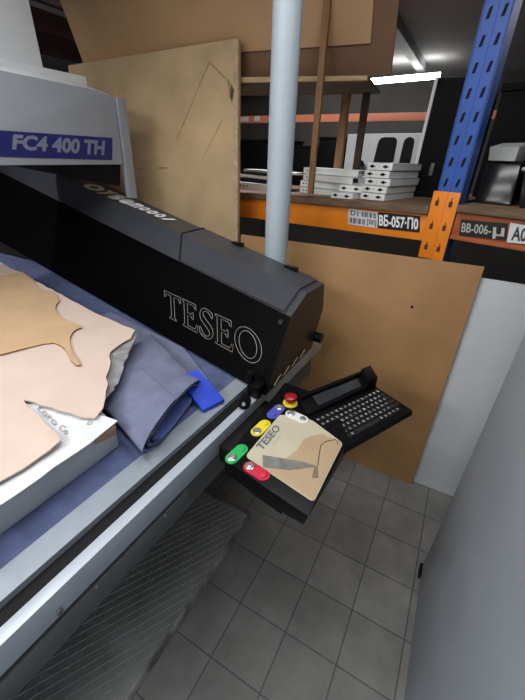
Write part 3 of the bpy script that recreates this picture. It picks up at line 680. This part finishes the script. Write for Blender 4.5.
def rlabel(name, px4, m, texts, parent, tm_, lab, t=-.003):
    (a, b, c, d) = px4
    o = build(name, MB().prism([(p[0], t, p[1]) for p in (a, b, c, d)], (0, .002, 0)), m, parent, local=True); o['label'] = lab
    mb = MB()
    for txt, q, bold in texts:
        Q = [V3(a[0], t, a[1]).lerp(V3(b[0], t, b[1]), u).lerp(V3(d[0], t, d[1]).lerp(V3(c[0], t, c[1]), u), v) for u, v in q]
        if txt == '#':
            for k in range(17):
                if k % 5 == 3: continue
                u0 = k / 17; u1 = u0 + (.8 if k % 3 else .45) / 17
                mb.add([Q[0].lerp(Q[1], u0) + V3(0, -.0008, 0), Q[0].lerp(Q[1], u1) + V3(0, -.0008, 0), Q[3].lerp(Q[2], u1) + V3(0, -.0008, 0), Q[3].lerp(Q[2], u0) + V3(0, -.0008, 0)], [[0, 1, 2, 3]])
        else: lettering(mb, txt, Q, .0008, bold)
    build('lettering', mb, tm_, o, local=True)
def uq(u0, v0, u1, v1): return [(u0, v0), (u1, v0), (u1, v1), (u0, v1)]
M_lab = mat('white_sticker', (0.72, 0.74, 0.76), 0.5); M_labk = mat('black_sticker', (0.012, 0.012, 0.013), 0.45)
rlabel('barcode_label', [(-0.485, 1.271), (-0.316, 1.276), (-0.327, 1.347), (-0.496, 1.347)], M_lab,
       [('D1', uq(.08, .60, .36, .92), .02), ('#', uq(.46, .60, .95, .92), 0), ('#', uq(.05, .10, .60, .46), 0), ('[00]', uq(.66, .08, .97, .50), .02)], beam_l, M_ink, 'white barcode label')
rlabel('location_label', [(-0.313, 1.277), (-0.103, 1.288), (-0.117, 1.357), (-0.325, 1.350)], M_labk, [('BБ-057·П0', uq(.03, .14, .97, .88), .03)], beam_l, M_white, 'black label with white code')
rlabel('location_label', [(0.067, 1.304), (0.243, 1.313), (0.228, 1.373), (0.057, 1.367)], M_labk, [('BB-006-', uq(.04, .22, .68, .80), .01), ('μ', uq(.72, .02, .95, .72), .01)], beam_r, mat('dull_white_print', (.5, .5, .47), .6), 'black label with pale code', -.006)
rlabel('letter_label', [(0.246, 1.306), (0.402, 1.316), (0.391, 1.370), (0.236, 1.378)], M_lab, [('A0', uq(.08, .12, .40, .86), .03)], beam_r, M_ink, 'white label with black letters', -.006)

# white metal brackets on the deck
def bracket(s, t, z, w=.145, h=.030, d=.30, rot=0.0, label='', group=None, first=True):
    o = rthing('metal_bracket', s, t, z, label, 'bracket', group); o.rotation_euler.z += rot
    b = MB().box((0, 0, 0), (w, .003, h), .0008).box((0, 0, h - .003), (w, d, h)).box((0, 0, 0), (.003, d, h)).box((w - .003, 0, 0), (w, d, h)).box((0, d - .003, 0), (w, d, h))
    build('channel', b, M_bracket, o, local=True)
    hb = MB()
    for x in (w * .22, w * .74):
        hb.tube([(x, -.0012, h * .5), (x, .001, h * .5)], h * .24, 12)
        hb.prism([(x, -.0012, h * .42), (x + .016, -.0012, h * .42), (x + .016, -.0012, h * .58), (x, -.0012, h * .58)], (0, .002, 0))
        hb.prism([(x - .014, -.0012, h * .38), (x, -.0012, h * .38), (x, -.0012, h * .62), (x - .014, -.0012, h * .62)], (0, .002, 0))
    hb.tube([(w * .48, -.0012, h * .5), (w * .48, .001, h * .5)], .0022, 8)
    build('slot', hb, M_blackmatt, o, local=True)
    return o
GB = 'white metal brackets stacked on the rack deck'
z0 = dkz(-.42) + .002
names = ['lowest white bracket of the right stack on the rack deck', 'second white bracket from the bottom of the right stack', 'middle white bracket of the right stack on the rack deck', 'second white bracket from the top of the right stack', 'topmost white slotted bracket of the right stack on the rack deck']
for k, s in enumerate((-.500, -.498, -.490, -.503, -.497)):
    bracket(s, .10 + .004 * k, z0 + k * .0345, .140, .032, .32, 0, names[k], GB)
bracket(-.662, .06, dkz(-.66) + .002, .140, .032, .32, 0, 'lower white bracket of the short stack left of the tall bracket stack', GB)
bracket(-.642, .10, dkz(-.66) + .0365, .140, .032, .32, .12, 'upper white bracket of the short stack left of the tall bracket stack', GB)
def bar(s, t, z, L, w, h, rot, label, slots=True):
    o = rthing('metal_profile', s, t, z, label, 'profile', 'white metal profiles on the rack deck'); o.rotation_euler.z += rot
    build('channel', MB().box((0, 0, 0), (L, .003, h)).box((0, 0, h - .003), (L, w, h), .0008).box((0, 0, 0), (L, w, .003)), M_bracket, o, local=True)
    hb = MB()
    for k in range(3):
        x = L * (.08 + .07 * k); hb.tube([(x, -.001, h * .5), (x, .001, h * .5)], h * .15, 8)
    build('slot', hb, M_blackmatt, o, local=True)
    return o
zz = dkz(-.95)
bar(-1.02, .22, zz + .002, .34, .10, .035, 0, 'lowest white profile stacked just right of the grey pipe')
bar(-1.03, .23, zz + .039, .30, .10, .035, .05, 'second white profile from the bottom just right of the grey pipe')
bar(-1.01, .23, zz + .076, .38, .10, .035, -.06, 'third white profile from the bottom just right of the grey pipe')
bar(-1.02, .24, zz + .113,   .40, .10, .035, .0, 'topmost white profile stacked just right of the grey pipe')
zz = dkz(-1.5)
bar(-1.62, .20, zz + .002, .48, .16, .045, .04, 'thick white profile on the deck between fibreboard and grey pipe')
bar(-1.66, .24, zz + .075, .50, .03, .020, .0, 'middle thin white profile between fibreboard and grey pipe')
bar(-1.66, .30, zz + .115, .52, .10, .014, .02, 'uppermost thin white profile between fibreboard and grey pipe')
bx = rthing('dark_carton', -1.62, .205, zz + .048, 'dark carton under the thin white profiles beside the fibreboard', 'box')
build('body', MB().box((0, .03, 0), (.40, .3, .026), .002), M_darkbox, bx, local=True)
bx = rthing('dark_carton', -1.62, .255, zz + .096, 'flat dark carton between the two thin white profiles', 'box')
build('body', MB().box((0, .0, 0), (.40, .3, .018), .002), M_darkbox, bx, local=True)

# black panel with a white front edge standing on the deck
bp = rthing('black_panel', -.40, .48, 1.39, 'tall black panel with a white front edge standing beside the blue upright', 'panel')
build('panel', MB().hexa([(-.005, .0, .002), (.30, .0, .013), (.30, .03, .013), (-.005, .03, .002)], [(.01, .0, .55), (.30, .0, .53), (.30, .03, .53), (.01, .03, .55)], .002), M_darkbox, bp, local=True)
build('edge_strip', MB().hexa([(-.022, -.004, .002), (-.005, -.004, .002), (-.005, .034, .002), (-.022, .034, .002)], [(-.006, -.004, .555), (.010, -.004, .555), (.010, .034, .555), (-.006, .034, .555)], .001), M_bracket, bp, local=True)
build('handle', MB().box((.075, -.008, .115), (.095, 0, .175), .002), M_lip, bp, local=True)

# right bay: boxes, cloth, clear bin
tb = rthing('storage_box', -.06, .42, 1.424, 'tall black storage box behind the blue upright and the pale cloth', 'box')
build('body', MB().box((0, 0, 0), (1.2, .50, .43), .006), M_darkbox, tb, local=True); build('lid', MB().box((-.008, -.008, .43), (1.208, .508, .46), .004), M_darkbox, tb, local=True)
wrp = MB().hexa([(.0, 0, 0), (.145, 0, 0), (.145, .2, 0), (0, .2, 0)], [(-.01, .05, .155), (.12, .05, .155), (.12, .2, .16), (-.01, .2, .16)], .012)
gw = rthing('wrapped_parcel', .040, .14, 1.424, 'black glossy wrapped parcel under the pale grey cloth, right of the upright', 'parcel'); build('wrap', wrp, M_darkgloss, gw, local=True)
cl = rthing('folded_cloth', .022, .18, 1.584, 'pale grey folded cloth on the black parcel right of the blue upright', 'cloth')
build('fold', MB().hexa([(.015, .0, 0), (.115, .0, 0), (.115, .15, 0), (.015, .15, 0)], [(.0, .02, .052), (.110, .02, .052), (.112, .14, .072), (.01, .14, .070)], .005), M_greycloth, cl, local=True)
cb = rthing('plastic_bin', .20, .10, 1.424, 'dark clear plastic bin at the right edge of the rack deck', 'bin')
b_ = MB().hexa([(0.02, 0, 0), (.38, 0, 0), (.38, .24, 0), (.02, .24, 0)], [(0, -.01, .13), (.40, -.01, .13), (.40, .25, .13), (0, .25, .13)], .006)
build('tub', b_, M_darkgloss, cb, local=True)
build('rim', MB().box((-.008, -.018, .13), (.408, .258, .142), .003), M_greycloth, cb, local=True)

# ------------------------------------------------------------------ timber shelf above the deck, with brown sheets
sh = thing('timber_shelf', (-.95, 2.2, 0), 'homemade timber shelf on brown posts above the rack deck', 'shelf')
build('shelf_board', MB().hexa([(-2.1, 2.0, 1.925), (-.56, 2.0, 1.892), (-.60, 2.42, 1.892), (-2.1, 2.42, 1.925)], [(-2.1, 2.0, 1.945), (-.56, 2.0, 1.906), (-.60, 2.42, 1.906), (-2.1, 2.42, 1.945)]), M_shelfunder, sh)
build('front_rail', MB().hexa([(-2.1, 1.98, 1.935), (-.56, 1.98, 1.888), (-.56, 2.0, 1.888), (-2.1, 2.0, 1.935)], [(-2.1, 1.98, 1.966), (-.56, 1.98, 1.906), (-.56, 2.0, 1.906), (-2.1, 2.0, 1.966)], .002), M_shelf, sh)
build('front_post', MB().hexa([(-.795, 1.955, 1.395), (-.765, 1.955, 1.395), (-.765, 1.978, 1.395), (-.795, 1.978, 1.395)], [(-.795, 1.955, 2.555), (-.763, 1.955, 2.555), (-.763, 1.978, 2.555), (-.795, 1.978, 2.555)], .002), M_post, sh)
for a, b in (((-.80, 2.66), (-.80, 2.72)), ((-.98, 2.70), (-.98, 2.76))): pass
build('rear_post', MB().box((-.80, 2.36, 1.38), (-.755, 2.40, 1.90), .002), M_post, sh)
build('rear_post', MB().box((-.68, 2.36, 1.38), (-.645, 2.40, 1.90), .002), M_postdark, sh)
# two sheets tilted forward on the shelf
lean = V3(0, -.303, .953)
def tsheet(name, x0, x1, y, z0, z1, L, th, m, lab):
    P = [V3(x0, y, z0), V3(x1, y, z1), V3(x1, y, z1) + lean * L, V3(x0, y, z0) + lean * L]
    return tag(build(name, MB().prism(P, (0, th, .3 * th), .001), m), lab, 'board')
fs_ = tsheet('brown_sheet', -2.50, -.578, 2.02, 2.075, 2.028, .305, .012, M_sheet, 'light brown sheet tilted forward on the timber shelf at the top')
tsheet('shaded_sheet', -2.50, -.475, 2.065, 1.965, 1.920, .53, .012, M_sheetshade, 'brown sheet with shade in its colour behind the light brown sheet on the timber shelf')
build('paper_tab', MB().prism([V3(-2.40, 2.018, 2.365) - lean * .06 + V3(0, -.06, 0), V3(-2.375, 2.018, 2.365) - lean * .06 + V3(0, -.06, 0), V3(-2.375, 1.958, 2.365), V3(-2.40, 1.958, 2.365)], (0, -.002, 0)), M_mdfedge, fs_)

# ------------------------------------------------------------------ back rack and what is on it
bk = rthing('back_rack', -2.0, 1.6, 0, 'far coral beamed rack in the dark behind the timber shelf', 'rack')
zb = 1.905
build('beam', MB().hexa([(-2.0, 0, 1.908), (1.9, 0, 1.842), (1.9, .05, 1.842), (-2.0, .05, 1.908)], [(-2.0, 0, 1.985), (1.9, 0, 1.894), (1.9, .05, 1.894), (-2.0, .05, 1.985)], .003), M_coral, bk, local=True)
build('beam', MB().box((-2.0, 0, 1.12), (1.9, .05, 1.19), .003), M_coral, bk, local=True)
build('deck', MB().box((-2.0, 0, 1.19), (1.9, .9, 1.21)), M_postdark, bk, local=True)
for s in (-2.0, 2.9): build('upright', MB().box((s, 0, 0), (s + .09, .07, 2.3)), M_bluerack, bk, local=True)
for k, (a, b) in enumerate(((-1.20, -1.05), (-.95, -.86))):
    build('shelf_label', MB().box((a, -.003, zb + .006), (b, -.001, zb + .05)), M_lab, bk, local=True)
for k, (s, w, h, lab) in enumerate(((-3.30, .60, .50, 'black bin on the far rack beside the fibreboard edge'), (-2.62, .55, .44, 'black bin on the far rack left of the grey pipe'), (-2.05, .29, .52, 'black bin on the far rack between pipe and front post'))):
    o = rthing('storage_bin', s, 1.68, 1.212, lab, 'bin', 'black bins on the far rack')
    build('body', MB().hexa([(.02, .02, 0), (w - .02, .02, 0), (w - .02, .5, 0), (.02, .5, 0)], [(0, 0, h), (w, 0, h), (w, .52, h), (0, .52, h)], .01), M_darkbox, o, local=True)
    build('rim', MB().box((-.01, -.01, h), (w + .01, .53, h + .02), .004), M_darkbox, o, local=True)
wp = rthing('white_cabinet', -1.72, 1.70, 1.212, 'white metal housing with two dark rounded openings on the far rack', 'cabinet')
build('body', MB().box((0, 0, 0), (.80, .4, .565), .01), M_whiteboard, wp, local=True)
def opening(x0, x1, z0, z1, sl): 
    P = rounded([(x0, -.004, z0), (x1, -.004, z0), (x1, -.004, z1), (x0 + sl, -.004, z1)], .05)
    return MB().prism(P, (0, .006, 0))
build('opening', opening(.30, .53, .10, .535, .05), M_blackmatt, wp, local=True)
build('opening', opening(.575, .69, .10, .535, .02), M_blackmatt, wp, local=True)
mir = rthing('dark_lamp_head', -1.50, 1.64, 1.51, 'small round black lamp head in front of the white housing', 'lamp')
build('head', MB().dome((0, 0, 0), .045, .05).tube([(0, 0, 0), (0, 0, -.298)], .010, 8), M_blackmatt, mir, local=True)
wl = tag(build('ceiling_lamp', MB().tube([(-1.417, 5.200, 2.378), (-0.659, 5.200, 2.398)], .030, 14), M_lamp), 'lit fluorescent tube under the far ceiling left of the blue upright', 'lamp')
tag(build('ceiling_lamp', MB().tube([(-2.590, 5.250, 2.484), (-1.633, 5.250, 2.497)], .026, 14), M_lamp), 'fluorescent tube glimpsed through the gap under the brown sheets', 'lamp')
